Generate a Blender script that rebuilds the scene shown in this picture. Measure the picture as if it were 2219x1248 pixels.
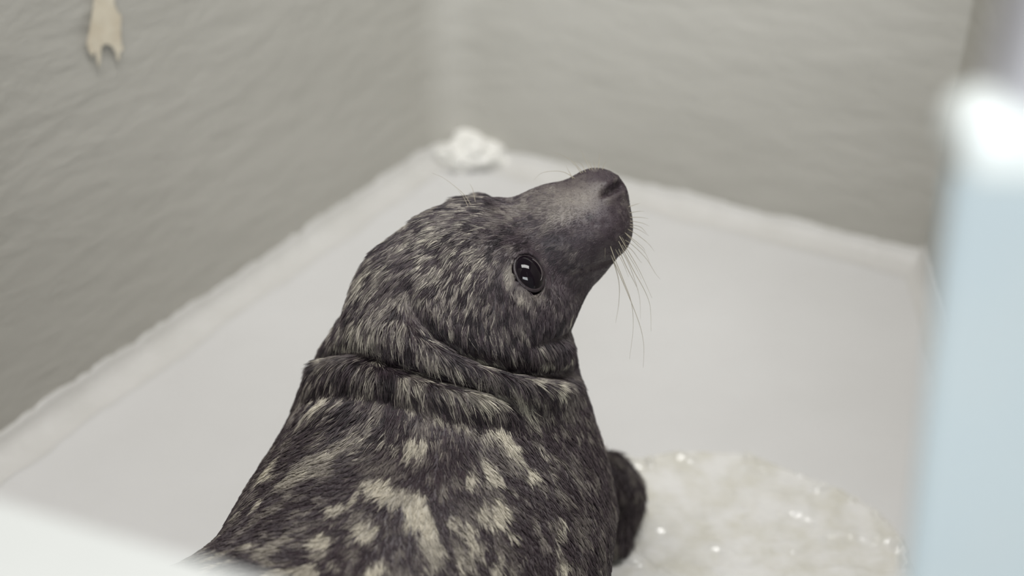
import bpy, bmesh, math, random
import numpy as np
from mathutils import Vector, Matrix

for o in list(bpy.data.objects):
    bpy.data.objects.remove(o, do_unlink=True)
SC = bpy.context.scene
COL = SC.collection

# ---------------------------------------------------------------- camera
cam_d = bpy.data.cameras.new('camera')
cam = bpy.data.objects.new('camera', cam_d)
COL.objects.link(cam)
cam.location = (0, 0, 0.9)
cam.rotation_euler = (math.radians(90 - 31.2), 0, 0)
cam_d.sensor_width = 36.0
cam_d.lens = 2700.0 / 2219.0 * 36.0
cam_d.clip_start = 0.02
cam_d.dof.use_dof = True
cam_d.dof.focus_distance = 0.985
cam_d.dof.aperture_fstop = 2.5
SC.camera = cam

# ---------------------------------------------------------------- world and lamps
w = bpy.data.worlds.new('room_light')
SC.world = w
w.use_nodes = True
w.node_tree.nodes['Background'].inputs[0].default_value = (1.0, 0.98, 0.95, 1)
w.node_tree.nodes['Background'].inputs[1].default_value = 0.11

def area(name, loc, target, sx, sy, power, col):
    d = bpy.data.lights.new(name, 'AREA')
    d.shape = 'RECTANGLE'
    d.size, d.size_y, d.energy, d.color = sx, sy, power, col
    o = bpy.data.objects.new(name, d)
    COL.objects.link(o)
    o.location = loc
    o.rotation_euler = (Vector(target) - Vector(loc)).to_track_quat('-Z', 'Y').to_euler()
    return o

# the room's ceiling lamp above the pen and the window behind the viewer, both seen only as glints in the seal's eye
area('ceiling_lamp_offscreen', (0.15, 0.75, 2.5), (0.15, 0.75, 0), 1.5, 0.6, 38, (1, .988, .968))
area('window_behind_offscreen', (-0.3, -2.2, 1.75), (-0.2, 1.0, 1.5), 1.8, 1.2, 75, (.93, .97, 1))

SC.view_settings.view_transform = 'Standard'
SC.view_settings.look = 'None'
SC.view_settings.exposure = 0.22
SC.view_settings.gamma = 1.0
SC.view_settings.use_curve_mapping = False
# ---------------------------------------------------------------- photo pixel -> world helpers
FPX = 2700.0
TH = math.radians(31.2)
CAM = np.array([0.0, 0.0, 0.9])
RT = np.array([1.0, 0.0, 0.0])
UP = np.array([0.0, math.sin(TH), math.cos(TH)])
FW = np.array([0.0, math.cos(TH), -math.sin(TH)])

def ray(x, y):
    return (x - 1109.5) / FPX * RT + (624 - y) / FPX * UP + FW

def at(x, y, zc):
    return CAM + zc * ray(x, y)

def on_z(x, y, z):
    r = ray(x, y)
    return CAM + (z - CAM[2]) / r[2] * r

# ---------------------------------------------------------------- the seal's body as one smooth implicit surface
# (pixel x, pixel y, depth in m, radius in px at that depth): centres of the flesh along spine, neck and skull
PR = {
 't1': (898, 1269, 1.040, 384),     # torso
 't2': (957, 1072, 1.105, 352),     # shoulders
 't3': (966, 901, 1.095, 271),      # base of the neck
 'n1': (982, 768, 1.070, 227),      # neck
 'n2': (1096, 781, 1.085, 101),     # throat
 'c1': (959, 663, 1.055, 166),      # back of the skull
 'c2': (1025, 590, 1.050, 138),     # cranium
 'f1': (1089, 532, 1.050, 86),      # forehead
 's1': (1198, 486, 1.050, 75),      # bridge
 'm1': (1291, 436, 1.050, 68),      # muzzle end
 'm2': (1293, 496, 1.045, 65),      # whisker pad
 'j1': (1260, 558, 1.055, 56),      # chin
 'j2': (1188, 636, 1.055, 65),      # jaw
 'k1': (1085, 664, 1.040, 141),     # cheek
}
# round-cone links: (a, b, blend in m)
LINKS = [('t1', 't2', .05), ('t2', 't3', .05), ('t3', 'n1', .04), ('n1', 'c1', .035), ('n2', 'k1', .02), ('t3', 'n2', .03),
         ('c1', 'c2', .03), ('c2', 'f1', .025), ('f1', 's1', .02), ('s1', 'm1', .018), ('m2', 'm1', .012), ('s1', 'm2', .015),
         ('m2', 'j1', .012), ('j1', 'j2', .014), ('j2', 'k1', .02), ('k1', 'c2', .02)]
# hind body, shoulder and flippers straight in world metres: (a, ra, b, rb, blend)
REAR = [((-.165, .60, .14), .14), ((-.32, .61, .125), .122), ((-.48, .63, .095), .09), ((-.60, .66, .055), .05)]

def world_prims(PR):
    W = {k: (at(v[0], v[1], v[2]), v[3] * v[2] / FPX) for k, v in PR.items()}
    out = [(W[a][0], W[a][1], W[b][0], W[b][1], k) for a, b, k in LINKS]
    ch = [W['t1']] + [(np.array(c), r) for c, r in REAR]
    for a, b in zip(ch[:-1], ch[1:]):
        out.append((a[0], a[1], b[0], b[1], .04))
    # belly and breast down on the floor
    out.append((np.array((-.06, .90, .13)), .128, np.array((-.10, .78, .13)), .13, .04))
    return out

def smin(a, b, k):
    h = np.maximum(k - np.abs(a - b), 0) / k
    return np.minimum(a, b) - h * h * k * .25

def smax(a, b, k):
    return -smin(-a, -b, k)

def cone(p, a, ra, b, rb):
    ba = b - a
    pa = p - a
    t = np.clip(pa @ ba / (ba @ ba), 0, 1)
    return np.linalg.norm(pa - t[:, None] * ba, axis=1) - (ra + (rb - ra) * t)

def base_sdf(p, prims):
    d = np.full(len(p), 9.0)
    for a, ra, b, rb, k in prims:
        d = smin(d, cone(p, a, ra, b, rb), k)
    return d

# ---------------------------------------------------------------- noise in numpy
def _hash(i, j, k, s):
    h = (i * 374761393 + j * 668265263 + k * 2147483647 + s * 1274126177) & 0xffffffff
    h = ((h ^ (h >> 13)) * 1274126177) & 0xffffffff
    h = ((h ^ (h >> 16)) * 2246822519) & 0xffffffff
    return ((h ^ (h >> 13)) & 0xffff) / 65535.0

def vnoise(p, scale, seed=0):
    q = np.asarray(p, float) * scale + 100.0
    i = np.floor(q).astype(np.int64)
    f = q - i
    f = f * f * (3 - 2 * f)
    r = 0
    for a in (0, 1):
        wa = f[:, 0] if a else 1 - f[:, 0]
        for b in (0, 1):
            wb = f[:, 1] if b else 1 - f[:, 1]
            for c in (0, 1):
                wc = f[:, 2] if c else 1 - f[:, 2]
                r = r + wa * wb * wc * _hash(i[:, 0] + a, i[:, 1] + b, i[:, 2] + c, seed)
    return r

def fbm(p, scale, seed=0, n=3):
    s, a, t = 0, 1.0, 0
    for k in range(n):
        s = s + a * vnoise(p, scale * 2 ** k, seed + k)
        t += a
        a *= .5
    return s / t

def sstep(a, b, x):
    t = np.clip((x - a) / (b - a), 0, 1)
    return t * t * (3 - 2 * t)

# ---------------------------------------------------------------- materials
def mat(name, col, rough=.5, col2=None, nscale=6, ndetail=5, bump=0, bscale=40, bdist=.004, spec=.5, coat=0, alpha=1, lo=.35, hi=.65, stretch=None):
    m = bpy.data.materials.new(name)
    m.use_nodes = True
    nt = m.node_tree
    b = nt.nodes['Principled BSDF']
    b.inputs['Base Color'].default_value = (*col, 1)
    b.inputs['Roughness'].default_value = rough
    b.inputs['Specular IOR Level'].default_value = spec
    b.inputs['Coat Weight'].default_value = coat
    b.inputs['Coat Roughness'].default_value = .08
    b.inputs['Alpha'].default_value = alpha
    tc = nt.nodes.new('ShaderNodeTexCoord')
    src = tc.outputs['Object']
    if stretch:
        mp = nt.nodes.new('ShaderNodeMapping')
        mp.inputs['Scale'].default_value = stretch
        nt.links.new(src, mp.inputs['Vector'])
        src = mp.outputs['Vector']
    if col2:
        n = nt.nodes.new('ShaderNodeTexNoise')
        n.inputs['Scale'].default_value = nscale
        n.inputs['Detail'].default_value = ndetail
        n.inputs['Roughness'].default_value = .6
        r = nt.nodes.new('ShaderNodeValToRGB')
        r.color_ramp.elements[0].position, r.color_ramp.elements[1].position = lo, hi
        r.color_ramp.elements[0].color = (*col, 1)
        r.color_ramp.elements[1].color = (*col2, 1)
        nt.links.new(src, n.inputs['Vector'])
        nt.links.new(n.outputs['Fac'], r.inputs['Fac'])
        nt.links.new(r.outputs['Color'], b.inputs['Base Color'])
    if bump:
        n2 = nt.nodes.new('ShaderNodeTexNoise')
        n2.inputs['Scale'].default_value = bscale
        n2.inputs['Detail'].default_value = 6
        n2.inputs['Roughness'].default_value = .55
        n2.inputs['Distortion'].default_value = .25
        bp = nt.nodes.new('ShaderNodeBump')
        bp.inputs['Strength'].default_value = bump
        bp.inputs['Distance'].default_value = bdist
        nt.links.new(src, n2.inputs['Vector'])
        nt.links.new(n2.outputs['Fac'], bp.inputs['Height'])
        nt.links.new(bp.outputs['Normal'], b.inputs['Normal'])
    return m

M_WALL = mat('wall_paint', (.47, .458, .418), .62, (.50, .487, .447), 5, 5, .55, 24, .008, stretch=(.5, .5, 1.5))
M_FLOOR = mat('floor_paint', (.665, .66, .653), .42, (.695, .691, .686), 4, 4, .10, 60, .002)
M_COVE = mat('cove_paint', (.62, .61, .585), .45, (.66, .65, .63), 14, 4, .35, 45, .004)
M_PLASTER = mat('plaster', (.64, .56, .43), .6, (.76, .70, .57), 30, 4, .5, 60, .003)
M_FILLER = mat('white_filler', (.86, .85, .81), .4, bump=.2, bscale=60)
M_SILL = mat('sill_paint', (.54, .55, .53), .4, (.57, .58, .56), 6, 3)
M_BLUE = mat('pale_blue_plastic', (.52, .60, .63), .35, (.55, .61, .62), 7, 3)
M_RAIL = mat('white_rail', (.90, .95, .93), .25, coat=.5)
M_POST = mat('grey_post', (.54, .53, .56), .4, (.57, .56, .59), 8, 2)

def link(name, me, m, parent=None, kind=None, label=None, cat=None, group=None, smooth=False):
    o = bpy.data.objects.new(name, me)
    COL.objects.link(o)
    if m and not me.materials:
        me.materials.append(m)
    if smooth:
        me.polygons.foreach_set('use_smooth', [True] * len(me.polygons))
    if parent:
        o.parent = parent
    for k, v in (('kind', kind), ('label', label), ('category', cat), ('group', group)):
        if v:
            o[k] = v
    return o

def pydata(name, v, f):
    me = bpy.data.meshes.new(name)
    me.from_pydata([tuple(map(float, q)) for q in v], [], f)
    me.update()
    return me

def box_mesh(name, lo, hi, bev=0.0, seg=3):
    bm = bmesh.new()
    bmesh.ops.create_cube(bm, size=1)
    for v in bm.verts:
        v.co = Vector([lo[i] + (v.co[i] + .5) * (hi[i] - lo[i]) for i in range(3)])
    if bev:
        bmesh.ops.bevel(bm, geom=bm.edges[:], offset=bev, segments=seg, affect='EDGES', profile=.5)
    me = bpy.data.meshes.new(name)
    bm.to_mesh(me)
    bm.free()
    return me

# ---------------------------------------------------------------- the pen: walls stand on the floor along these feet
HW = 1.15                                         # wall height
L0 = on_z(0, 930, .03)[:2]; L1 = on_z(925, 312, .03)[:2]
B0 = on_z(1110, 318, .03)[:2]; B1 = on_z(2005, 532, .03)[:2]
dl = (L1 - L0) / np.linalg.norm(L1 - L0)
db = (B1 - B0) / np.linalg.norm(B1 - B0)
A_ = np.array([dl, -db]).T
tc_ = np.linalg.solve(A_, B1 - L0)
CORN = L0 + dl * tc_[0]                           # where both wall faces would meet
RAD = .075
FL = CORN - dl * RAD; FB = CORN + db * RAD        # rounded inner corner
def corner_pts(n=10):
    out = []
    for i in range(n + 1):
        t = i / n
        out.append((1 - t) ** 2 * FL + 2 * t * (1 - t) * CORN + t * t * FB)
    return out
nl = np.array([dl[1], -dl[0]])                    # into the pen
nb = np.array([-db[1], db[0]]); nb = nb if nb @ (L0 - CORN) > 0 else -nb
LNEAR = FL - dl * 1.75
def resample(pts, step):
    out = [pts[0]]
    for a, b in zip(pts[:-1], pts[1:]):
        n = max(1, int(np.linalg.norm(b - a) / step))
        out += [a + (b - a) * (i + 1) / n for i in range(n)]
    return out
def normals2(pts, inside):
    out = []
    for i in range(len(pts)):
        t = pts[min(i + 1, len(pts) - 1)] - pts[max(i - 1, 0)]
        n = np.array([t[1], -t[0]]) / np.linalg.norm(t)
        out.append(n if n @ (inside - pts[i]) > 0 else -n)
    return out
INS = np.array([0.0, 1.1])

def slab(name, pts, h, thick, m, z0=0.0, rows=40, rough=.0022, **kw):
    """an upright wall: relief on the inner face, plain outer face"""
    pts = resample(pts, .03)
    ns = normals2(pts, INS)
    v, f = [], []
    nz = rows
    for i, (p, n) in enumerate(zip(pts, ns)):
        for j in range(nz + 1):
            z = z0 + (h - z0) * j / nz
            q = p + n * (fbm(np.array([[p[0], p[1], z]]), 9, 5)[0] - .5) * rough * 2
            v.append((q[0], q[1], z))
    k = nz + 1
    for i in range(len(pts) - 1):
        for j in range(nz):
            f.append((i * k + j, (i + 1) * k + j, (i + 1) * k + j + 1, i * k + j + 1))
    o = len(v)
    for p, n in zip(pts, ns):
        q = p - n * thick
        v.append((q[0], q[1], z0)); v.append((q[0], q[1], h))
    for i in range(len(pts) - 1):
        f.append((o + 2 * i, o + 2 * i + 1, o + 2 * i + 3, o + 2 * i + 2))
    for i in range(len(pts) - 1):                 # top of the wall
        q = len(v)
        v += [v[i * k + nz], v[(i + 1) * k + nz], v[o + 2 * i + 3], v[o + 2 * i + 1]]
        f.append((q, q + 1, q + 2, q + 3))
    e = len(pts) - 1
    for i in (0, e):                              # end faces with corners of their own, so shading stays flat
        q = len(v)
        v += [v[i * k], v[i * k + nz], v[o + 2 * i + 1], v[o + 2 * i]]
        f.append((q, q + 1, q + 2, q + 3) if i == 0 else (q + 3, q + 2, q + 1, q))
    return link(name, pydata(name, v, f), m, kind='structure', smooth=False, **kw)

wl = slab('wall_left', [LNEAR, FL], HW, .08, M_WALL)
RC = np.array(B1)
wb = slab('wall_back', corner_pts() + [RC], HW, .08, M_WALL)
R2 = np.array([.475, .55])
wr = slab('wall_right', [RC, R2], HW, .08, M_WALL)
for o_ in (wl, wb, wr):
    o_.data.polygons.foreach_set('use_smooth', [len(p.vertices) == 4 for p in o_.data.polygons])

# floor: slightly uneven painted slab
n = 60
v, f = [], []
for i in range(n + 1):
    for j in range(n + 1):
        x, y = -1.5 + 2.6 * i / n, -.3 + 2.6 * j / n
        v.append((x, y, 0.0))
    # thickness below
for i in range(n):
    for j in range(n):
        a = i * (n + 1) + j
        f.append((a, a + n + 1, a + n + 2, a + 1))
link('floor', pydata('floor', v, f), M_FLOOR, kind='structure', smooth=True)

# coved skirting in floor paint, ragged along its upper edge
def cove(name, pts, hgt, out, seed):
    pts = resample(pts, .008)
    ns = normals2(pts, INS)
    v, f = [], []
    k = 8
    for i, (p, n) in enumerate(zip(pts, ns)):
        q3 = np.array([[p[0], p[1], 0]])
        hh = hgt * (.72 + .5 * fbm(q3, 30, seed)[0] + .16 * (vnoise(q3, 140, seed + 7)[0] - .5))
        oo = out * (.8 + .4 * fbm(q3, 18, seed + 3)[0])
        for j in range(k):
            t = j / (k - 1)
            a = t * math.pi / 2
            d = .0035 + (oo - .0035) * (1 - math.sin(a))
            z = .0005 + hh * (1 - math.cos(a))
            q = p + n * d
            v.append((q[0], q[1], z))
        q = p - n * .004
        v.append((q[0], q[1], hh * 1.02))
    k += 1
    for i in range(len(pts) - 1):
        for j in range(k - 1):
            f.append((i * k + j, (i + 1) * k + j, (i + 1) * k + j + 1, i * k + j + 1))
    return link(name, pydata(name, v, f), M_COVE, kind='structure', smooth=True)
cv_l = cove('baseboard_left', [LNEAR, FL], .028, .045, 11)
cv_b = cove('baseboard_back', corner_pts() + [RC], .022, .05, 23)
cv_r = cove('baseboard_right', [RC, R2], .030, .03, 31)

def on_plane(px, py, p0, n2, off=0.0):
    r = ray(px, py)
    n3 = np.array([n2[0], n2[1], 0])
    t = ((np.array([p0[0], p0[1], 0]) + n3 * off - CAM) @ n3) / (r @ n3)
    return CAM + t * r

# smear of pale plaster running down the left wall
def relief(name, poly, p0, n2, hgt, m, parent):
    n3 = np.array([n2[0], n2[1], 0])
    P = [on_plane(x, y, p0, n2, -.002) for x, y in poly]
    bm = bmesh.new()
    vs = [bm.verts.new(p) for p in P]
    fc = bm.faces.new(vs)
    r1 = bmesh.ops.inset_region(bm, faces=[fc], thickness=.0015, depth=0)
    for v_ in fc.verts:
        v_.co += Vector(n3) * (hgt * .75)
    bmesh.ops.inset_region(bm, faces=[fc], thickness=.0035, depth=0)
    for v_ in fc.verts:
        v_.co += Vector(n3) * (hgt * .35)
    bmesh.ops.triangulate(bm, faces=bm.faces[:])
    bmesh.ops.recalc_face_normals(bm, faces=bm.faces[:])
    me = bpy.data.meshes.new(name)
    bm.to_mesh(me); bm.free()
    return link(name, me, m, parent, smooth=True)
relief('plaster_smear', [(196, -30), (236, -30), (237, 6), (243, 22), (252, 30), (251, 60), (252, 92), (258, 104), (250, 109), (248, 126), (243, 128), (240, 110), (232, 98), (221, 92), (211, 96), (208, 106), (207, 126), (203, 146), (199, 126), (196, 108), (190, 119), (183, 110), (177, 92), (183, 60), (188, 30)],
       L0, nl, .007, M_PLASTER, wl)

# splat of white filler pressed into the rounded corner, over cove and wall foot
bm = bmesh.new()
bmesh.ops.create_icosphere(bm, subdivisions=5, radius=1)
fc_ = on_z(1020, 330, .024)
co = np.array([v_.co[:] for v_ in bm.verts])
rr = .45 + 1.15 * np.clip(fbm(co + 4, 1.9, 74, 3) - .12, 0, 1) + .25 * (vnoise(co + 9, 5, 3) - .5)
for v_, r_ in zip(bm.verts, rr):
    q = np.array(v_.co[:]) * r_
    v_.co = Vector((fc_[0] + q[0] * .062, fc_[1] + .012 + q[1] * .045, .014 + q[2] * .034 + .25 * max(0, q[1]) * .05))
me = bpy.data.meshes.new('filler_lump'); bm.to_mesh(me); bm.free()
link('filler_lump', me, M_FILLER, cv_b, smooth=True)

# low front wall of the pen: its white top edge cuts the lower left
SZ = .613
s0 = on_z(0, 1128, SZ)[:2]; s1 = on_z(420, 1256, SZ)[:2]
ds = (s1 - s0) / np.linalg.norm(s1 - s0)
ns_ = np.array([ds[1], -ds[0]]); ns_ = ns_ if ns_[1] < 0 else -ns_
wf_a = s0 - ds * .62; wf_b = s0 + ds * .40
bm = bmesh.new()
bmesh.ops.create_cube(bm, size=1)
Lf = np.linalg.norm(wf_b - wf_a)
for v_ in bm.verts:
    a, b, c = (v_.co.x + .5) * Lf, (v_.co.y + .5) * .06, (v_.co.z + .5) * SZ
    q = wf_a + ds * a + ns_ * b
    v_.co = Vector((q[0], q[1], c))
bmesh.ops.bevel(bm, geom=bm.edges[:], offset=.008, segments=4, affect='EDGES', profile=.5)
bmesh.ops.recalc_face_normals(bm, faces=bm.faces[:])
me = bpy.data.meshes.new('wall_front'); bm.to_mesh(me); bm.free()
link('wall_front', me, M_SILL, kind='structure')

# unseen tall partition over the front wall, added to shade the left wall
pa = s0 - ds * .24; pb = s0 - ds * .80
v = []
for z in (0.0, 1.8):
    for q in (pa + ns_ * .015, pb + ns_ * .015, pb + ns_ * .055, pa + ns_ * .055):
        v.append((q[0], q[1], max(z, SZ - .01)))
link('added_shade_wall', pydata('added_shade_wall', v, [(0, 1, 2, 3)[::-1], (4, 5, 6, 7), (0, 1, 5, 4), (1, 2, 6, 5), (2, 3, 7, 6), (3, 0, 4, 7)]), M_WALL, kind='structure')

# pale blue gate leaf with its white top rail and a grey upright on it
GY = .30
gate = bpy.data.objects.new('gate', None); COL.objects.link(gate)
gate.location = (.13, GY, 0)
gate['label'] = 'pale blue plastic gate with a white top rail and grey upright'
gate['category'] = 'gate'
ZT = .754
bm = bmesh.new(); bmesh.ops.create_cube(bm, size=1)
for v_ in bm.verts:
    z = (v_.co.z + .5) * ZT
    v_.co = Vector(((v_.co.x + .5) * .42 - .083 * (z - .608), (v_.co.y + .5) * .005, z))
bmesh.ops.bevel(bm, geom=bm.edges[:], offset=.0015, segments=2, affect='EDGES')
me = bpy.data.meshes.new('board'); bm.to_mesh(me); bm.free()
link('board', me, M_BLUE, gate)
link('top_rail', box_mesh('top_rail', (-.012, -.006, .750), (.40, .026, .772), .0095, 5), M_RAIL, gate, smooth=True)
link('upright', box_mesh('upright', (.001, .002, .764), (.052, .030, 1.25), .004), M_POST, gate)


# ---------------------------------------------------------------- the seal
PRIMS = world_prims(PR)
# fore and hind flippers, built into the same skin
def addchain(pts, k):
    for (a, ra), (b, rb) in zip(pts[:-1], pts[1:]):
        PRIMS.append((np.array(a, float), ra, np.array(b, float), rb, k))
def pw(x, y, zc, rpx):
    return at(x, y, zc), rpx * zc / FPX
addchain([pw(1215, 1020, 1.19, 70), pw(1300, 1040, 1.25, 56), pw(1338, 1066, 1.28, 48)], .02)
FTIP = [pw(1352, 1046, 1.31, 24), pw(1367, 1070, 1.315, 22), pw(1370, 1098, 1.31, 21), pw(1360, 1128, 1.30, 22), pw(1336, 1166, 1.285, 24)]
for tip in FTIP:
    addchain([pw(1318, 1070, 1.27, 46), tip], .012)
addchain([pw(1318, 1070, 1.27, 46), pw(1318, 1165, 1.27, 42)], .02)
addchain([((-.13, .84, .09), .05), ((-.23, .80, .035), .030), ((-.30, .755, .02), .016)], .02)
addchain([((-.60, .66, .05), .045), ((-.66, .71, .022), .02), ((-.72, .735, .014), .012)], .02)
addchain([((-.60, .66, .05), .045), ((-.68, .655, .022), .02), ((-.74, .645, .014), .012)], .02)

addchain([pw(1130, 570, 1.036, 70), pw(1215, 530, 1.032, 62), pw(1285, 490, 1.036, 60)], .022)   # side of the snout
addchain([pw(1008, 464, 1.072, 37), pw(1042, 460, 1.072, 37)], .014)          # far brow
TS = np.linspace(.72, 1.45, 400)
def hit(px, py):
    P = CAM + TS[:, None] * ray(px, py)
    d = base_sdf(P, PRIMS)
    s = np.nonzero(d < 0)[0]
    if len(s) == 0:
        i = int(d.argmin()); return P[i]
    i = s[0]
    if i == 0:
        return P[0]
    t = d[i - 1] / (d[i - 1] - d[i])
    return P[i - 1] + (P[i] - P[i - 1]) * t

def grad(p, fn, e=.0015):
    g = np.zeros_like(p)
    for i in range(3):
        d = np.zeros(3); d[i] = e
        g[:, i] = fn(p + d) - fn(p - d)
    return g / np.maximum(np.linalg.norm(g, axis=1, keepdims=True), 1e-9)

# folds, rolls, nostril, mouth, brow: (pixel path, depth in mm: + cut in, - swell out, width in mm, taper ends)
STROKES = []
bs0 = lambda p: base_sdf(p, PRIMS)
def stroke(path, amp, wid, amps=None, deep=.0):
    """deep: how far the cut keeps its width on the way in (0 round groove, 1 slit)"""
    P = np.array([hit(x, y) for x, y in path])
    a = np.array(amps if amps else [1.0] * len(path)) * amp * .001
    STROKES.append((P, a, wid * .001, grad(P, bs0), deep))
stroke([(885, 625), (900, 680), (935, 722), (985, 752), (1040, 778), (1100, 796), (1160, 806), (1215, 808), (1256, 803)], 26, 7.5, [.1, .35, .7, .95, 1, 1, .9, .7, .5], deep=.75)
stroke([(760, 705), (850, 728), (940, 765), (1030, 803), (1110, 828), (1190, 842), (1250, 850)], -15, 18, [.2, .8, 1, 1, 1, .55, .05])
stroke([(676, 772), (715, 757), (770, 757), (810, 768), (870, 790), (940, 812), (1000, 828), (1050, 840), (1092, 858), (1135, 886)], 20, 6.5, [.4, .45, .5, .7, .95, 1, 1, .9, .6, .15], deep=.75)
stroke([(680, 800), (760, 800), (850, 822), (940, 850), (1020, 872), (1090, 895)], -8, 15, [.3, .6, 1, 1, .8, .3])
stroke([(640, 880), (720, 852), (820, 862), (920, 890)], 3, 9, [.5, 1, 1, .2])
stroke([(1240, 722), (1205, 735), (1165, 742)], 9, 4.5, [1, .8, .2], deep=.6)
stroke([(1228, 765), (1222, 785)], -4, 11)
# nostril slit and its lower rim
stroke([(1313, 419), (1330, 409), (1346, 400), (1354, 396)], 11, 3.0, [.5, 1, 1, .7], deep=.8)
NOSTRIL = STROKES[-1][0]
stroke([(1316, 431), (1337, 421), (1356, 413)], -3.0, 4)
stroke([(1316, 396), (1340, 384)], -2.0, 5)
# muzzle pad, mouth, chin
stroke([(1300, 505), (1330, 495)], -3.0, 15)
stroke([(1345, 560), (1312, 577), (1270, 586), (1222, 598)], 6, 2.8, [1, 1, .8, .3], deep=.6)
# brows
stroke([(1095, 432), (1105, 450)], 2.5, 10)
stroke([(1100, 540), (1125, 535)], -3, 13)
stroke([(1190, 560), (1215, 590)], 3.5, 14)
for wx, wy in ((1262, 458), (1310, 484), (1332, 462), (1290, 486), (1330, 505), (1345, 490)):
    stroke([(wx, wy), (wx + 1, wy + 1)], 1.8, 2.2)

# eyes
TET = np.array([(1, 1, 1), (1, -1, -1), (-1, 1, -1), (-1, -1, 1)], float)
def grad4(p, fn, e=.001):
    g = sum(fn(p + t * e)[:, None] * t for t in TET)
    return g / np.maximum(np.linalg.norm(g, axis=1, keepdims=True), 1e-9)
bs = lambda p: base_sdf(p, PRIMS)
E1 = hit(1149, 589)
n1 = grad(E1[None], bs)[0]
ER = .0145
EC1 = E1 - n1 * .0087
# the other eye sits on the far side of the skull, behind the brow
sk = at(1075, 520, 1.052)
dir2 = FW * .80 + UP * .52 + RT * .30; dir2 /= np.linalg.norm(dir2)
_s = np.linspace(0, .12, 600)
_i = int(np.nonzero(bs(sk + _s[:, None] * dir2) > 0)[0][0])
E2 = sk + _s[_i] * dir2
EC2 = E2 - dir2 * .0087
EYES = [(EC1, n1, E1), (EC2, dir2, E2)]
TALL = 1.20
EB = []
for c, n_, e_ in EYES:
    ub = UP - .25 * RT; ub = ub - (ub @ n_) * n_; EB.append(ub / np.linalg.norm(ub))   # long axis of the opening
    a = np.cross(n_, UP); a /= np.linalg.norm(a); b = np.cross(n_, a)
    ring = np.array([e_ + (a * math.cos(t) * .0120 + b * math.sin(t) * .0145) for t in np.linspace(0, 2 * math.pi, 17)])
    STROKES.append((ring, np.full(17, -.0028), .0036, None, 0))

def seg_dist(p, P, a, NN=None, deep=0):
    best = np.full(len(p), 9.0); amp = np.zeros(len(p))
    for i in range(len(P) - 1):
        ba = P[i + 1] - P[i]
        t = np.clip((p - P[i]) @ ba / max(ba @ ba, 1e-12), 0, 1)
        q = p - P[i] - t[:, None] * ba
        if deep:
            n_ = NN[i] + NN[i + 1]; n_ = n_ / np.linalg.norm(n_)
            q = q - deep * np.minimum(q @ n_, 0)[:, None] * n_
        d = np.linalg.norm(q, axis=1)
        s = d < best
        best[s] = d[s]
        amp[s] = (a[i] + (a[i + 1] - a[i]) * t)[s]
    return best, amp

def sdf(p):
    c_ = (p.min(0) + p.max(0)) / 2
    R_ = np.linalg.norm(p - c_, axis=1).max()
    dc = np.array([cone(c_[None], a, ra, b, rb)[0] for a, ra, b, rb, k in PRIMS])
    near_ = [q for q, e in zip(PRIMS, dc) if e < dc.min() + 2 * R_ + .055]
    d = base_sdf(p, near_) + .0016
    for P, a, wd, NN, deep in STROKES:
        mg = 3 * wd + (.02 if deep else 0)
        lo, hi_ = P.min(0) - mg, P.max(0) + mg
        m_ = np.all((p > lo) & (p < hi_), axis=1)
        if m_.any():
            ds_, am = seg_dist(p[m_], P, a, NN, deep)
            d[m_] += am * np.exp(-(ds_ / wd) ** 2)
    for (c, n_, e_), ub in zip(EYES, EB):
        m_ = np.linalg.norm(p - c, axis=1) < .04
        if m_.any():
            q = p[m_] - c
            q = q - (q @ ub)[:, None] * ub * (1 - 1 / TALL)
            d[m_] = smax(d[m_], -(np.linalg.norm(q, axis=1) - ER * 1.06), .0015)
            z_ = q @ n_
            r_ = np.linalg.norm(q - z_[:, None] * n_, axis=1) - .0124      # clean rim of the lids
            d[m_] = smax(d[m_], -np.maximum(r_, -.001 - z_), .0022)
    return smax(d, .0015 - p[:, 2], .006)

def binned(p, fn, size=.07):
    """evaluate fn over spatial bins so that each bin only meets the flesh around it"""
    k = np.floor((p + 2) / size).astype(np.int64)
    key = (k[:, 0] * 1000 + k[:, 1]) * 1000 + k[:, 2]
    o = np.argsort(key, kind='stable')
    cut = np.nonzero(np.diff(key[o]))[0] + 1
    out = None
    for ix in np.split(o, cut):
        r = fn(p[ix])
        if out is None:
            out = np.zeros((len(p),) + r.shape[1:])
        out[ix] = r
    return out

# surface nets over the blocks the skin passes through
H = .0024
LO = np.array([-.80, .44, -.012]); HI = np.array([.24, 1.16, .50])
BL = 8
NB = np.ceil((HI - LO) / (H * BL)).astype(int)
N = NB * BL + 1
bi = np.stack(np.meshgrid(*[np.arange(k) for k in NB], indexing='ij'), -1).reshape(-1, 3)
bc = LO + (bi + .5) * H * BL
bd = base_sdf(bc, PRIMS)
act = np.abs(bd) < H * BL * .9 + .022
D = np.ones(N, np.float32)
inner = bi[(~act) & (bd < 0)]
for b in inner:
    D[b[0] * BL:b[0] * BL + BL + 1, b[1] * BL:b[1] * BL + BL + 1, b[2] * BL:b[2] * BL + BL + 1] = -1
off = np.stack(np.meshgrid(*[np.arange(BL + 1)] * 3, indexing='ij'), -1).reshape(-1, 3)
ai = bi[act]
for s in range(0, len(ai), 600):
    gi = (ai[s:s + 600, None, :] * BL + off[None]).reshape(-1, 3)
    D[gi[:, 0], gi[:, 1], gi[:, 2]] = binned(LO + gi * H, sdf)
S = D < 0
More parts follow.
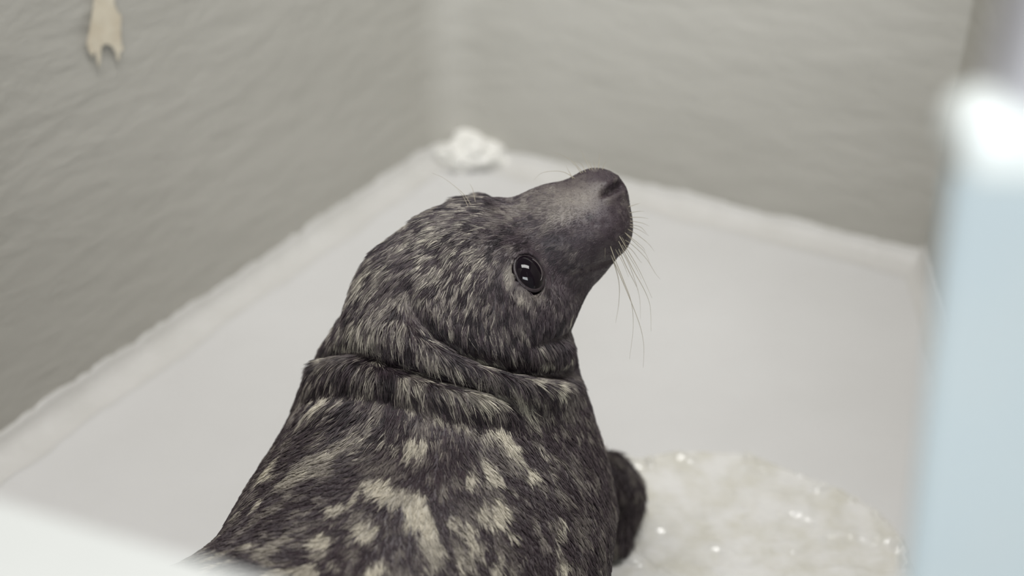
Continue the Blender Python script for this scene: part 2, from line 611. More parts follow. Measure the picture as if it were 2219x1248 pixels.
# cells cut by the surface
c8 = np.zeros(np.array(N) - 1, np.uint8)
for a in (0, 1):
    for b in (0, 1):
        for c in (0, 1):
            c8 += S[a:N[0] - 1 + a, b:N[1] - 1 + b, c:N[2] - 1 + c]
ci = np.argwhere((c8 > 0) & (c8 < 8))
idx = np.full(np.array(N) - 1, -1, np.int32)
idx[ci[:, 0], ci[:, 1], ci[:, 2]] = np.arange(len(ci))
acc = np.zeros((len(ci), 3)); cnt = np.zeros(len(ci))
for ax in range(3):
    for a in (0, 1):
        for b in (0, 1):
            o1 = np.zeros(3, int); o1[(ax + 1) % 3] = a; o1[(ax + 2) % 3] = b
            o2 = o1.copy(); o2[ax] = 1
            p1, p2 = ci + o1, ci + o2
            d1 = D[p1[:, 0], p1[:, 1], p1[:, 2]]; d2 = D[p2[:, 0], p2[:, 1], p2[:, 2]]
            m_ = (d1 < 0) != (d2 < 0)
            t = np.where(m_, d1 / np.where(m_, d1 - d2, 1), 0)
            q = o1 + (o2 - o1) * t[:, None]
            acc[m_] += q[m_]; cnt[m_] += 1
VS = LO + (ci + acc / cnt[:, None]) * H
quads = []
for ax in range(3):
    b_, c_ = (ax + 1) % 3, (ax + 2) % 3
    sl1 = [slice(None)] * 3; sl2 = [slice(None)] * 3
    sl1[ax] = slice(0, -1); sl2[ax] = slice(1, None)
    e = np.argwhere(S[tuple(sl1)] != S[tuple(sl2)])
    e = e[(e[:, b_] > 0) & (e[:, c_] > 0) & (e[:, b_] < N[b_] - 1) & (e[:, c_] < N[c_] - 1)]
    st = S[e[:, 0], e[:, 1], e[:, 2]]
    cells = []
    for db_, dc_ in ((1, 1), (0, 1), (0, 0), (1, 0)):
        q = e.copy(); q[:, b_] -= db_; q[:, c_] -= dc_
        cells.append(idx[q[:, 0], q[:, 1], q[:, 2]])
    Q = np.stack(cells, 1)
    Q[~st] = Q[~st][:, ::-1]
    quads.append(Q)
quads = np.concatenate(quads)
# slide the vertices onto the true surface
for it in range(2):
    d = binned(VS, sdf)
    g = binned(VS, lambda q: grad4(q, sdf))
    VS = VS - g * np.clip(d, -H, H)[:, None] * .8
me = bpy.data.meshes.new('seal_body')
me.vertices.add(len(VS)); me.vertices.foreach_set('co', VS.ravel())
me.loops.add(quads.size); me.loops.foreach_set('vertex_index', quads.ravel())
me.polygons.add(len(quads)); me.polygons.foreach_set('loop_start', np.arange(len(quads)) * 4)
me.polygons.foreach_set('use_smooth', np.ones(len(quads), bool))
me.update(); me.validate()
NRM = np.zeros(len(VS) * 3, np.float32)
me.vertices.foreach_get('normal', NRM)
NRM = NRM.reshape(-1, 3)

# ---- coat: pale blotches where the photograph shows them, mottling elsewhere
# (pixel x, y, half length, half width in px, angle in degrees clockwise from right, strength)
BLOT = [(827, 1062, 46, 20, 10, .9), (870, 1080, 30, 16, 20, .7), (913, 1126, 60, 26, 70, .95), (936, 1185, 40, 20, 80, .75), (767, 1080, 30, 11, 115, .8), (731, 1108, 26, 12, 160, .75),
 (790, 1149, 26, 22, 0, .85), (699, 1167, 27, 20, 10, .85), (813, 1232, 28, 24, 0, .95), (667, 1236, 26, 14, 0, .8), (760, 1172, 12, 9, 0, .4), (1022, 1167, 42, 16, 75, .85), (986, 1135, 28, 9, 60, .7),
 (1077, 1112, 36, 19, 80, .95), (1045, 1103, 28, 14, 85, .8), (1050, 1012, 34, 12, 80, .9), (1070, 1030, 20, 11, 80, .8), (1009, 1036, 22, 13, 75, .85), (1150, 1026, 25, 13, 75, .95),
 (1172, 976, 11, 8, 80, .7), (1185, 1008, 26, 5, 62, .5), (1100, 955, 44, 17, 60, 1), (1072, 932, 26, 14, 45, .8), (1120, 985, 22, 12, 70, .7), (1036, 940, 22, 11, 10, .8), (904, 967, 28, 17, 130, .85),
 (888, 885, 22, 8, 10, .7), (954, 903, 26, 9, 15, .7), (1000, 915, 16, 8, 20, .5), (1109, 1162, 15, 12, 90, .8), (1081, 1221, 22, 9, 80, .85), (1218, 1140, 27, 11, 100, .9), (1209, 1173, 20, 8, 95, .7),
 (1218, 1226, 28, 12, 120, .95), (995, 1212, 24, 11, 80, .85), (1045, 1180, 9, 7, 0, .5), (1055, 1248, 14, 12, 0, .8), (1140, 1200, 8, 6, 0, .4), (1160, 1245, 10, 8, 0, .5), (1085, 1165, 8, 6, 0, .4),
 (690, 1005, 70, 24, 150, .5), (640, 1040, 55, 16, 150, .6), (760, 962, 55, 14, 155, .45), (720, 985, 30, 10, 150, .7), (665, 1030, 30, 8, 150, .75), (840, 1010, 40, 9, 165, .4), (770, 968, 20, 9, 20, .5), (695, 871, 28, 14, 120, .8), (660, 905, 26, 12, 125, .6),
 (742, 868, 12, 16, 0, .5), (580, 1022, 36, 16, 135, .95), (560, 1086, 12, 8, 60, .9), (523, 1106, 22, 7, 135, .7), (543, 1184, 16, 7, 150, .7), (458, 1226, 22, 7, 150, .8), (620, 1234, 40, 10, 160, .75),
 (600, 1075, 14, 6, 150, .4), (590, 1145, 10, 6, 0, .4), (500, 1205, 14, 6, 150, .5), (885, 1248, 14, 8, 0, .4), (930, 1225, 20, 14, 60, .6), (865, 1200, 12, 8, 0, .3),
 (1031, 775, 34, 13, 40, .85), (985, 745, 26, 9, 40, .45), (1077, 790, 18, 8, 50, .6), (1110, 800, 18, 7, 50, .4), (1154, 826, 18, 9, 65, .85), (1122, 853, 26, 11, 60, .9), (1200, 824, 28, 10, 30, .9), (1180, 842, 12, 7, 60, .5),
 (1196, 787, 17, 13, 0, 1.1), (1237, 775, 28, 9, 95, 1), (1232, 820, 14, 8, 30, .7), (1204, 866, 13, 9, 30, .55), (1186, 890, 18, 8, 70, .5), (1226, 900, 10, 6, 80, .3), (1040, 862, 40, 18, 20, .65), (1095, 862, 24, 12, 30, .7),
 (1140, 880, 30, 12, 30, .8), (980, 850, 40, 12, 15, .4), (900, 830, 40, 12, 10, .35), (740, 745, 55, 8, 8, .75), (690, 745, 20, 7, 150, .5), (785, 600, 34, 14, 115, .7), (760, 640, 20, 9, 110, .5), (815, 575, 24, 9, 120, .5),
 (720, 705, 24, 9, 130, .6), (780, 700, 34, 10, 120, .4), (840, 660, 26, 9, 120, .35), (870, 710, 30, 10, 60, .45), (945, 650, 30, 9, 95, .3), (1030, 640, 26, 9, 85, .35), (975, 680, 22, 8, 85, .4), (1010, 735, 12, 8, 80, .4),
 (1075, 735, 14, 7, 75, .55), (1105, 742, 12, 6, 70, .5), (1140, 720, 16, 6, 70, .4), (1090, 700, 16, 7, 60, .3), (1180, 750, 10, 6, 0, .4), (1215, 745, 10, 6, 90, .35), (1075, 770, 12, 6, 0, .35), (1245, 690, 16, 6, 110, .5), (1230, 705, 14, 5, 110, .3),
 (1200, 940, 8, 5, 80, .3), (1210, 1000, 8, 5, 60, .25), (1250, 960, 8, 5, 80, .3), (1180, 1050, 9, 5, 80, .3), (1110, 1060, 9, 6, 0, .4), (1270, 1090, 8, 5, 80, .25), (1150, 1110, 9, 5, 80, .35), (1290, 1210, 8, 5, 80, .25)]
# softer grey washes of the face: brow, bridge, ring round the eye; negative ones are dark
WASH = [(1106, 600, 12, 44, 0, .36), (1130, 643, 38, 9, 28, .42), (1172, 645, 24, 10, 0, .46), (900, 560, 110, 70, -35, .12), (1000, 560, 90, 60, -30, .12), (820, 640, 90, 60, -50, .14), (780, 720, 80, 40, 0, .16), (920, 700, 60, 40, 40, .08), (1020, 660, 60, 60, 0, .05),
 (1160, 440, 110, 44, -22, .34), (1265, 430, 70, 40, -40, .32), (1200, 475, 70, 30, -30, .25), (985, 480, 75, 30, -20, .30), (1080, 480, 60, 22, -15, .16), (1040, 440, 30, 16, 0, .10),
 (1140, 635, 34, 9, 25, .26), (1172, 632, 20, 9, 0, .24), (1103, 590, 11, 40, 0, .22), (1100, 540, 20, 16, 0, .18), (1040, 535, 60, 24, 130, .08), (1330, 425, 26, 7, -25, .10),
 (1078, 526, 15, 15, 0, -.5), (1037, 456, 17, 9, 0, -.5), (1275, 470, 9, 9, 0, -.35)]

def ell_eval(p, spec, lo_, hi_, thick):
    out = np.zeros(len(p))
    for (x, y, a, b, ang, s) in spec:
        c = hit(x, y)
        m_ = (c - CAM) @ FW / FPX
        d = p - c
        near = np.linalg.norm(d, axis=1) < max(a, b) * m_ * 2.2
        if not near.any():
            continue
        dn = d[near]
        u, v_, w_ = dn @ RT, -(dn @ UP), dn @ FW
        t = math.radians(ang)
        uu, vv = u * math.cos(t) + v_ * math.sin(t), -u * math.sin(t) + v_ * math.cos(t)
        e = np.sqrt((uu / (a * m_)) ** 2 + (vv / (b * m_)) ** 2 + (w_ / (max(a, b) * m_ * thick)) ** 2)
        val = s * sstep(hi_, lo_, e)
        if lo_ < 0.2:
            out[near] += val
        else:
            out[near] = np.where(np.abs(val) > np.abs(out[near]), val, out[near])
    return out

HEADC = at(1120, 560, 1.05)
def coat(p):
    wv = np.stack([fbm(p, 75, s, 3) - .5 for s in (1, 2, 3)], 1)
    w2 = np.stack([fbm(p, 210, s, 2) - .5 for s in (4, 5, 6)], 1)
    pwv = p + wv * .014 + w2 * .008
    b = ell_eval(pwv, BLOT, .72, 1.2, 1.6)
    head = sstep(.125, .085, np.linalg.norm(p - HEADC, axis=1))
    face = np.clip(ell_eval(p + wv * .006, WASH, .0, 1.3, 1.8), -.6, .6)
    sp = sstep(.60, .70, fbm(p + wv * .01, 60, 40, 2)) * .55
    sp2 = sstep(.58, .70, fbm(p + w2 * .006, 115, 50, 2)) * .36
    backside = sstep(.30, .16, np.abs((p - CAM) @ FW - .98))
    proc = np.maximum(sp * np.where(p[:, 1] < .68, 1, .35), sp2) * (1 - .75 * head)
    v = np.maximum(b, proc)
    v = v + face + head * .26 * (fbm(p, 120, 60, 3) - .5)
    return np.clip(v, -.2, 1.05), head

DARK = np.array([.056, .040, .048]); MIDC = np.array([.21, .185, .165]); PALE = np.array([.62, .575, .475])
def coat_rgb(v):
    v = v[:, None]
    lowc = DARK * (1 + np.minimum(v, 0) * 3.6)
    a = np.clip(v / .4, 0, 1); b = np.clip((v - .4) / .6, 0, 1)
    return lowc * (1 - a) + a * (MIDC * (1 - b) + PALE * b)

cv, hd = coat(VS)
rgb = coat_rgb(cv) * .8
for c, n_, e_ in EYES:
    rgb *= (.3 + .7 * sstep(ER * 1.1, ER * 1.3, np.linalg.norm(VS - c, axis=1)))[:, None]   # bare dark lids
col_attr = me.color_attributes.new('coat', 'FLOAT_COLOR', 'POINT')
col_attr.data.foreach_set('color', np.concatenate([rgb, np.ones((len(rgb), 1))], 1).astype(np.float32).ravel())

def attr_mat(name, attr, rough, spec, bump=False):
    m = bpy.data.materials.new(name); m.use_nodes = True
    nt = m.node_tree; b = nt.nodes['Principled BSDF']
    a = nt.nodes.new('ShaderNodeAttribute'); a.attribute_name = attr
    nt.links.new(a.outputs['Color'], b.inputs['Base Color'])
    b.inputs['Roughness'].default_value = rough
    b.inputs['Specular IOR Level'].default_value = spec
    if bump:
        tc = nt.nodes.new('ShaderNodeTexCoord'); n2 = nt.nodes.new('ShaderNodeTexNoise'); bp = nt.nodes.new('ShaderNodeBump')
        n2.inputs['Scale'].default_value = 420; n2.inputs['Detail'].default_value = 3
        bp.inputs['Strength'].default_value = .35; bp.inputs['Distance'].default_value = .001
        nt.links.new(tc.outputs['Object'], n2.inputs['Vector']); nt.links.new(n2.outputs['Fac'], bp.inputs['Height'])
        nt.links.new(bp.outputs['Normal'], b.inputs['Normal'])
    return m
M_SKIN = attr_mat('seal_skin', 'coat', .5, .4, True)
M_FUR = attr_mat('seal_fur', 'fur_colour', .42, .5)

seal = bpy.data.objects.new('seal', None); COL.objects.link(seal)
seal.location = (0, 0, 0)
seal['label'] = 'dark grey seal with pale blotches, body on the white floor and snout raised'
seal['category'] = 'seal'
body = link('body', me, M_SKIN, seal)

# ---- fur direction: lies back from the nose over skull and neck and down the flanks (pixel x, y, dx, dy)
FLOW = [(1330, 400, -1, .3), (1250, 430, -1, .35), (1150, 460, -1, .3), (1290, 500, -1, .5), (1220, 560, -.8, .6), (1050, 470, -1, .25), (960, 480, -1, .5), (1060, 560, -.7, .7), (960, 560, -.7, .7), (880, 540, -.8, .7),
 (830, 600, -.55, .85), (920, 640, -.25, 1), (1010, 640, -.1, 1), (1120, 650, -.15, 1), (1200, 640, -.2, 1), (1240, 690, -.2, 1), (780, 660, -.5, .85), (720, 730, -.6, .8), (860, 720, .1, 1), (940, 760, .35, .9), (1060, 800, .4, .9), (1180, 830, .5, .85),
 (1050, 730, 0, 1), (1180, 750, .05, 1), (700, 800, -.5, .85), (800, 800, .1, 1), (900, 830, .3, 1), (1000, 850, .35, 1), (640, 900, -.55, .85), (720, 880, -.55, .85), (760, 950, -.8, .6), (850, 900, -.2, 1), (900, 970, -.5, .9), (1000, 930, .1, 1),
 (1150, 900, .25, 1), (1260, 900, .2, 1), (1100, 1000, .1, 1), (1250, 1050, .1, 1), (1320, 1100, .05, 1), (600, 1000, -.8, .6), (700, 1020, -.85, .5), (560, 1100, -.8, .6), (680, 1120, -.7, .7), (820, 1080, -.35, .9), (950, 1100, .05, 1), (1080, 1150, .05, 1),
 (1220, 1180, -.05, 1), (800, 1220, -.3, 1), (950, 1230, 0, 1), (500, 1200, -.75, .65), (1300, 1220, -.1, 1)]
fl_p = np.array([hit(x, y) for x, y, _, _ in FLOW])
fl_d = np.array([a * RT - b * UP for _, _, a, b in FLOW]); fl_d /= np.linalg.norm(fl_d, axis=1, keepdims=True)
rear_p = np.array([c for c, r in REAR] + [(-.1, .75, .3)])
rear_d = np.array([(-.8, -.3, -.2), (-1, .1, -.1), (-1, .2, -.1), (-.9, .3, -.2), (-.3, -.9, -.2)])
fl_p = np.vstack([fl_p, rear_p]); fl_d = np.vstack([fl_d, rear_d / np.linalg.norm(rear_d, axis=1, keepdims=True)])
def flow(p):
    out = np.zeros_like(p)
    for q, d in zip(fl_p, fl_d):
        w_ = np.exp(-np.sum((p - q) ** 2, 1) / (2 * .028 ** 2)) + 1e-5 / (np.sum((p - q) ** 2, 1) + .004)
        out += w_[:, None] * d
    return out / np.maximum(np.linalg.norm(out, axis=1, keepdims=True), 1e-9)

rng = np.random.default_rng(7)
NF = 290000
T1 = quads[:, [0, 1, 2]]; T2 = quads[:, [0, 2, 3]]
TR = np.concatenate([T1, T2])
ctr = VS[TR].mean(1)
ar = np.linalg.norm(np.cross(VS[TR[:, 1]] - VS[TR[:, 0]], VS[TR[:, 2]] - VS[TR[:, 0]]), axis=1)
hdc = sstep(.13, .10, np.linalg.norm(ctr - HEADC, axis=1))
facing = -np.sum(NRM[TR[:, 0]] * (ctr - CAM), axis=1)
wgt = ar * np.where(ctr[:, 1] < .58, .22, 1.0) * (1 + .8 * hdc) * np.where(facing < -.25, .45, 1.0)
wgt[ctr[:, 2] < .006] = 0
for c, n_, e_ in EYES:
    wgt[np.linalg.norm(ctr - c, axis=1) < ER * 1.22] = 0
nd_, _ = seg_dist(ctr, NOSTRIL, np.ones(len(NOSTRIL)))
wgt[nd_ < .0045] = 0
pick = rng.choice(len(TR), NF, p=wgt / wgt.sum())
r1, r2 = np.sqrt(rng.random(NF)), rng.random(NF)
bw = np.stack([1 - r1, r1 * (1 - r2), r1 * r2], 1)
ROOT = np.einsum('ij,ijk->ik', bw, VS[TR[pick]])
RN = np.einsum('ij,ijk->ik', bw, NRM[TR[pick]].astype(float)); RN /= np.linalg.norm(RN, axis=1, keepdims=True)
snout = sstep(.14, .07, np.linalg.norm(ROOT - hit(1300, 460), axis=1))
# clumps of wet hair
CS = .0055
jit = ROOT + np.stack([vnoise(ROOT, 300, s) for s in (11, 12, 13)], 1) * .004
ck = np.floor(jit / CS).astype(np.int64)
crnd = _hash(ck[:, 0], ck[:, 1], ck[:, 2], 5)
crnd2 = _hash(ck[:, 0], ck[:, 1], ck[:, 2], 6) - .5
cc = (ck + .5) * CS
cc = cc - np.sum((cc - ROOT) * RN, 1)[:, None] * RN
fd = flow(ROOT)
side = np.cross(fd, RN)
fd = fd + side * (crnd2[:, None] * .34 + (fbm(ROOT, 45, 33, 2)[:, None] - .5) * .6 + rng.normal(0, .07, (NF, 1)))
fd = fd - np.sum(fd * RN, 1)[:, None] * RN
fd /= np.maximum(np.linalg.norm(fd, axis=1, keepdims=True), 1e-9)
LEN = (.0085 + .0048 * sstep(.17, .11, np.linalg.norm(ROOT - at(900, 660, 1.0), axis=1)) - .0070 * snout) * (.7 + .6 * rng.random(NF))
flip = sstep(.10, .07, np.linalg.norm(ROOT - at(1350, 1090, 1.29), axis=1))
LEN *= 1 + .5 * flip
for P_, a_, w_, _n, _d in STROKES:
    if a_.max() > .010:
        ds_, am_ = seg_dist(ROOT, P_, a_)
        LEN *= 1 - .55 * (am_ / .025) * np.exp(-(ds_ / (w_ * 1.1)) ** 2)
lift = (.09 + .12 * rng.random(NF) + .08 * crnd) * (1 - .3 * snout) + .45 * flip * rng.random(NF)
for (c, n_, e_), ub in zip(EYES, EB):                    # no hair lies across the eye
    q = ROOT + fd * LEN[:, None] - c
    q = q - (q @ ub)[:, None] * ub * (1 - 1 / TALL)
    LEN = np.where(np.linalg.norm(q, axis=1) < ER * 1.25, .0012, LEN)
pull = .70 * (1 - .5 * snout)
PTS = np.zeros((NF, 4, 3))
for j, t in enumerate((0, .34, .68, 1.0)):
    own = ROOT + fd * (LEN * t)[:, None] + RN * (LEN * lift * (t - .55 * t * t) * 1.6)[:, None]
    cl = cc + fd * (LEN * t)[:, None] + RN * (LEN * lift * (t - .55 * t * t) * 1.6)[:, None]
    k_ = (pull * t ** 1.3)[:, None]
    PTS[:, j] = own * (1 - k_) + cl * k_
PTS[:, 0] -= RN * .0006
PTS[:, :, 2] = np.maximum(PTS[:, :, 2], .002)
fv, fh = coat(ROOT)
fv = fv + (crnd - .5) * .16 * (fv > .02) + rng.normal(0, .05, NF)
crown = sstep(.165, .105, np.linalg.norm(ROOT - at(900, 640, 1.0), axis=1))        # grizzled crown and nape
patch = sstep(.40, .60, fbm(ROOT, 62, 77, 2)) * sstep(.15, .7, crnd)
fv = fv - crown * .18 * sstep(.6, .2, crnd)
streak = rng.random(NF) < .04 + .08 * patch + crown * (.04 + .50 * patch)
dk = sstep(.07, .03, np.linalg.norm(ROOT - at(1200, 640, 1.0), axis=1))
fv = np.where(streak & (snout < .75) & (fv > -.1), np.maximum(fv, .0) + (.12 + .56 * crown) * rng.random(NF) * (1 - .7 * dk), fv)
FRGB = coat_rgb(np.clip(fv, -.2, 1.05)) * (.85 + .4 * rng.random((NF, 1)))
fur_d = bpy.data.hair_curves.new('fur')
fur_d.add_curves([4] * NF)
fur_d.attributes['position'].data.foreach_set('vector', PTS.astype(np.float32).ravel())
ra = fur_d.attributes.get('radius') or fur_d.attributes.new('radius', 'FLOAT', 'POINT')
rad = np.array([.00025, .00023, .00016, .00003])[None] * (.8 + .5 * rng.random((NF, 1))) * (1 - .35 * snout[:, None])
ra.data.foreach_set('value', rad.astype(np.float32).ravel())
fa = fur_d.attributes.new('fur_colour', 'FLOAT_COLOR', 'CURVE')
fa.data.foreach_set('color', np.concatenate([FRGB, np.ones((NF, 1))], 1).astype(np.float32).ravel())
fur_d.materials.append(M_FUR)
fur = bpy.data.objects.new('fur', fur_d); COL.objects.link(fur)
fur.parent = seal
fur['kind'] = 'stuff'

# ---- eyes: dark wet balls with a thin pale inner lid edge
M_EYE = mat('eye_dark', (.006, .0035, .006), .07, spec=.35)
M_EYELID = mat('eyelid_skin', (.016, .010, .013), .42, (.03, .021, .024), 160, 3, .4, 500, .001)
M_LID = mat('eye_rim', (.10, .085, .085), .3, spec=.6)
for (c, n_, e_), ub in zip(EYES, EB):
    bm = bmesh.new(); bmesh.ops.create_uvsphere(bm, u_segments=40, v_segments=24, radius=ER)
    rs_ = np.cross(ub, n_)
    m4 = Matrix(((rs_[0], ub[0] * TALL, n_[0], c[0]), (rs_[1], ub[1] * TALL, n_[1], c[1]), (rs_[2], ub[2] * TALL, n_[2], c[2]), (0, 0, 0, 1)))
    bmesh.ops.transform(bm, matrix=m4, verts=bm.verts)
    em = bpy.data.meshes.new('eye'); bm.to_mesh(em); bm.free()
    eo = link('eye', em, M_EYE, seal, smooth=True)
    # inner lid: a slim crescent along the nose side of the ball
    tow = hit(1290, 560) - E1
    a = tow - (tow @ n_) * n_; a /= np.linalg.norm(a); b = np.cross(n_, a)
    v, f = [], []
    K = 24
    for i in range(K + 1):
        t = math.radians(-62 + 124 * i / K)
        wd = .0009 * math.sin(math.pi * i / K) + .00012
        for s in (-1, 0, 1):
            rr_ = .0090 + s * wd
            h_ = math.sqrt(ER ** 2 - rr_ ** 2) + (.00055 if s == 0 else -.0002)
            q = (a * math.cos(t) + b * math.sin(t)) * rr_ + n_ * h_
            v.append(c + q + (q @ ub) * ub * (TALL - 1))
    for i in range(K):
        for s in (0, 1):
            f.append((i * 3 + s, i * 3 + 3 + s, i * 3 + 4 + s, i * 3 + 1 + s))
    link('inner_lid', pydata('inner_lid', v, f), M_LID, eo, smooth=True)
    # bare dark eyelids: an almond ring that hugs the ball
    v, f = [], []
    K, S_ = 48, 10
    for i in range(K):
        t = 2 * math.pi * i / K
        rd = rs_ * math.cos(t) + ub * math.sin(t) * TALL
        for s in range(S_):
            th = 2 * math.pi * s / S_
            rr_ = .0125 + .0017 * math.cos(th)
            h_ = math.sqrt(ER ** 2 - .0122 ** 2) - .0012 + .0013 * math.sin(th)
            v.append(c + rd * rr_ + n_ * h_)
    for i in range(K):
        for s in range(S_):
            i2, s2 = (i + 1) % K, (s + 1) % S_
            f.append((i * S_ + s, i2 * S_ + s, i2 * S_ + s2, i * S_ + s2))
    link('eyelid', pydata('eyelid', v, f), M_EYELID, eo, smooth=True)

# ---- whiskers
M_WHISK = mat('whisker', (.32, .28, .21), .35, spec=.6)
def whisker(path, r0=.00042, dz=0.0, root=None, lift=.0):
    """pixel path from the root outwards; the hair stands out from the skin in the plane of the root, leaning by dz metres of depth"""
    p0 = hit(*path[0])
    z0 = (p0 - CAM) @ FW
    n_ = len(path)
    P = [at(x, y, z0 + dz * (i / max(1, n_ - 1))) for i, (x, y) in enumerate(path)]
    P[0] = p0 - (grad(p0[None], bs)[0] * .002)
    # smooth resample
    Q = []
    ext = [2 * P[0] - P[1]] + P + [2 * P[-1] - P[-2]]
    for i in range(1, len(ext) - 2):
        for k_ in range(5):
            t = k_ / 5
            a, b, c, d = ext[i - 1], ext[i], ext[i + 1], ext[i + 2]
            Q.append(.5 * (2 * b + (c - a) * t + (2 * a - 5 * b + 4 * c - d) * t * t + (3 * b - a - 3 * c + d) * t ** 3))
    Q.append(P[-1])
    v, f = [], []
    S_ = 5
    for i, q in enumerate(Q):
        tg = Q[min(i + 1, len(Q) - 1)] - Q[max(i - 1, 0)]; tg /= np.linalg.norm(tg)
        a = np.cross(tg, FW); a /= np.linalg.norm(a); b = np.cross(tg, a)
        r = r0 * (1 - .82 * i / (len(Q) - 1))
        for s in range(S_):
            t = 2 * math.pi * s / S_
            v.append(q + (a * math.cos(t) + b * math.sin(t)) * r)
    for i in range(len(Q) - 1):
        for s in range(S_):
            f.append((i * S_ + s, i * S_ + (s + 1) % S_, (i + 1) * S_ + (s + 1) % S_, (i + 1) * S_ + s))
    f.append(tuple(range(S_))[::-1]); f.append(tuple((len(Q) - 1) * S_ + s for s in range(S_)))
    return link('whisker', pydata('whisker', v, f), M_WHISK, seal, smooth=True)
WH = [  # muzzle, near side
 [(1323, 530), (1334, 565), (1352, 610), (1368, 655), (1372, 710), (1364, 778)],
 [(1326, 555), (1345, 600), (1370, 660), (1388, 710), (1395, 750), (1394, 796)],
 [(1330, 562), (1341, 610), (1341, 655), (1334, 700)],
 [(1340, 517), (1352, 545), (1375, 590), (1397, 630), (1409, 665), (1411, 718)],
 [(1343, 540), (1356, 575), (1374, 610), (1383, 628)],
 [(1338, 500), (1356, 535), (1385, 585), (1413, 646)],
 [(1352, 500), (1368, 515), (1392, 535), (1398, 545)],
 [(1356, 520), (1372, 532), (1400, 560), (1420, 592), (1431, 605)],
 [(1360, 532), (1372, 545), (1384, 562), (1391, 570)],
 [(1350, 530), (1363, 555), (1378, 580), (1390, 605)],
 [(1362, 495), (1380, 508), (1405, 528), (1418, 545)],
 [(1368, 490), (1385, 498), (1406, 511)], [(1368, 485), (1388, 492), (1402, 507)], [(1369, 478), (1390, 483), (1407, 490)], [(1369, 470), (1388, 471), (1405, 474)], [(1368, 460), (1384, 458), (1396, 458)], [(1366, 447), (1378, 443), (1388, 440)],
 [(1320, 508), (1312, 530), (1311, 562)], [(1332, 512), (1323, 525), (1317, 540)], [(1344, 505), (1352, 522), (1358, 545)], [(1335, 540), (1350, 570), (1362, 600)], [(1350, 545), (1366, 580), (1385, 640), (1388, 690)],
 [(1358, 505), (1378, 528), (1398, 548), (1410, 575)],
 # far side, over the bridge of the nose
 [(1245, 383), (1222, 373), (1195, 371), (1172, 376), (1156, 391)], [(1262, 370), (1244, 353), (1222, 338), (1199, 330)], [(1258, 372), (1248, 360), (1236, 351)], [(1268, 369), (1258, 354), (1240, 350)], [(1278, 365), (1268, 345), (1258, 325)], [(1283, 364), (1278, 354), (1272, 344)], [(1290, 363), (1287, 354), (1285, 346)],
 [(1297, 363), (1298, 348), (1300, 330)], [(1306, 364), (1309, 357), (1314, 350)], [(1240, 384), (1232, 370), (1226, 358)],
 # brow
 [(1022, 444), (1008, 424), (985, 403), (960, 385), (936, 375)], [(1030, 436), (1025, 412), (1018, 398)], [(1016, 448), (1005, 428), (992, 412)]]
for i, p in enumerate(WH):
    whisker(p, (.00040 if i < 6 else .00030), dz=(.006 if i < 23 else .012))

# claws on the visible fore flipper
M_CLAW = mat('claw', (.05, .04, .04), .3, spec=.6)
for i, (tp, tr) in enumerate(FTIP):
    base_ = tp
    dirv = tp - at(1318, 1070, 1.27); dirv /= np.linalg.norm(dirv)
    v, f = [], []
    K = 6
    for j in range(5):
        t = j / 4
        q = base_ + dirv * (tr * .75 + t * .012) - np.array([0, 0, .006]) * t * t
        q[2] = max(q[2], .003)
        a = np.cross(dirv, UP); a /= np.linalg.norm(a); b = np.cross(dirv, a)
        r = .0028 * (1 - t) ** .7 + .0002
        for s in range(K):
            th = 2 * math.pi * s / K
            v.append(q + (a * math.cos(th) + b * math.sin(th)) * r)
    for j in range(4):
        for s in range(K):
            f.append((j * K + s, j * K + (s + 1) % K, (j + 1) * K + (s + 1) % K, (j + 1) * K + s))
    link('claw', pydata('claw', v, f), M_CLAW, seal, smooth=True)

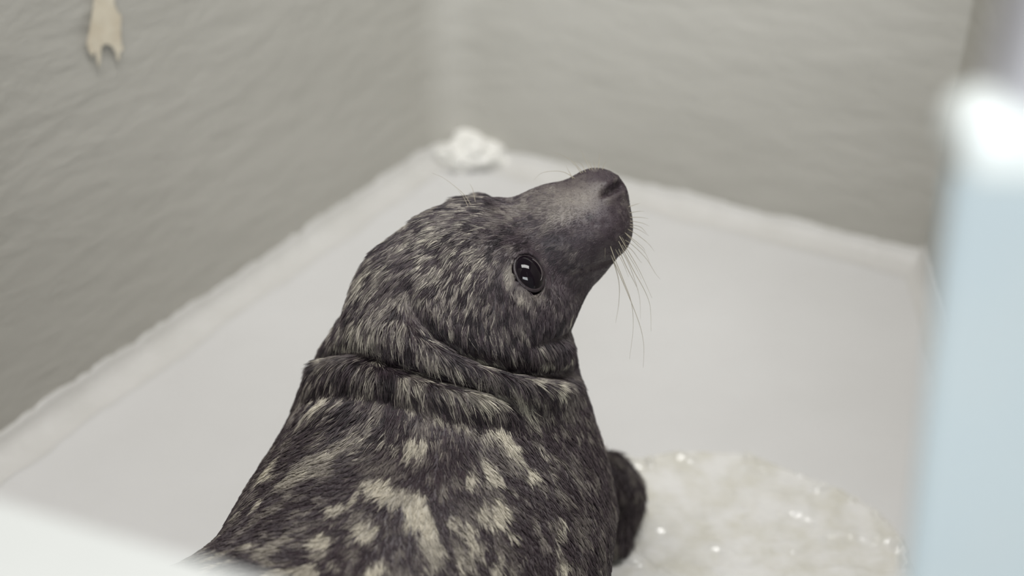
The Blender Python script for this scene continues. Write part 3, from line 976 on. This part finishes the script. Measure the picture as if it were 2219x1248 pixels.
# shallow puddle with a rippled skin and broken rim beside the seal
PUD = [on_z(x, y, 0)[:2] for x, y in ((1300, 1010), (1400, 990), (1500, 980), (1620, 988), (1750, 1038), (1850, 1078), (1910, 1118), (1960, 1180), (1985, 1248))]
PUD += [np.array(q) for q in ((.40, .84), (.36, .72), (.26, .65), (.16, .64), (.08, .74), (.07, .90))]
def closed_spline(P, n):
    out, m_ = [], len(P)
    for i in range(m_):
        p0, p1, p2, p3 = P[i - 1], P[i], P[(i + 1) % m_], P[(i + 2) % m_]
        for k_ in range(n):
            t = k_ / n
            out.append(.5 * ((2 * p1) + (p2 - p0) * t + (2 * p0 - 5 * p1 + 4 * p2 - p3) * t * t + (3 * p1 - p0 - 3 * p2 + p3) * t ** 3))
    return out
rim = closed_spline(PUD, 24)
cen = np.array([.22, .86])
NR = 90
v, f = [], []
for p in rim:
    p3 = np.array([[p[0], p[1], 0]])
    p = p + (p - cen) * .035 * (fbm(p3, 32, 91)[0] - .5)
    ks = np.linspace(1, .3, 71)                    # the water laps up to the seal's skin and no further
    line = np.concatenate([cen + ks[:, None] * (p - cen), np.full((71, 1), .003)], 1)
    wet = base_sdf(line, PRIMS) < .0005
    if wet.any():
        p = cen + ks[min(70, int(np.nonzero(wet)[0].max()) + 1)] * (p - cen)
    for j in range(NR):
        t = 1 - (j / NR)
        q = cen + (p - cen) * t
        v.append((q[0], q[1], 0))
V = np.array(v)
Tt = np.tile(1 - np.arange(NR) / NR, len(rim))
dist = np.linalg.norm(V[:, :2] - cen, axis=1) / np.maximum(Tt, 1e-6) * (1 - Tt)   # way in from the rim
q3 = V.copy()
wav = fbm(q3 * np.array([1, 1.5, 1]), 38, 81, 3) - .5
rimw = np.exp(-((dist - .012) / .012) ** 2)
V[:, 2] = .0006 + sstep(0, .006, dist) * .0022 + sstep(0, .03, dist) * (.0012 + wav * .0085) + rimw * (.0022 + .020 * np.maximum(fbm(q3, 90, 85, 2) - .47, 0))
V[:, 2] = np.maximum(V[:, 2], .0006)
nR = len(rim)
for i in range(nR):
    i2 = (i + 1) % nR
    for j in range(NR - 1):
        f.append((i * NR + j, i2 * NR + j, i2 * NR + j + 1, i * NR + j + 1))
    f.append((i * NR + NR - 1, i2 * NR + NR - 1, nR * NR))
V = np.vstack([V, [[cen[0], cen[1], .003]]])
M_PUD = mat('puddle_water', (.89, .88, .855), .14, (.75, .73, .65), 24, 6, .3, 120, .002, spec=.7, alpha=.88, lo=.4, hi=.66)
link('puddle', pydata('puddle', V, f), M_PUD, smooth=True,
     label='shallow puddle of cloudy rippled water on the white floor beside the seal', cat='puddle')
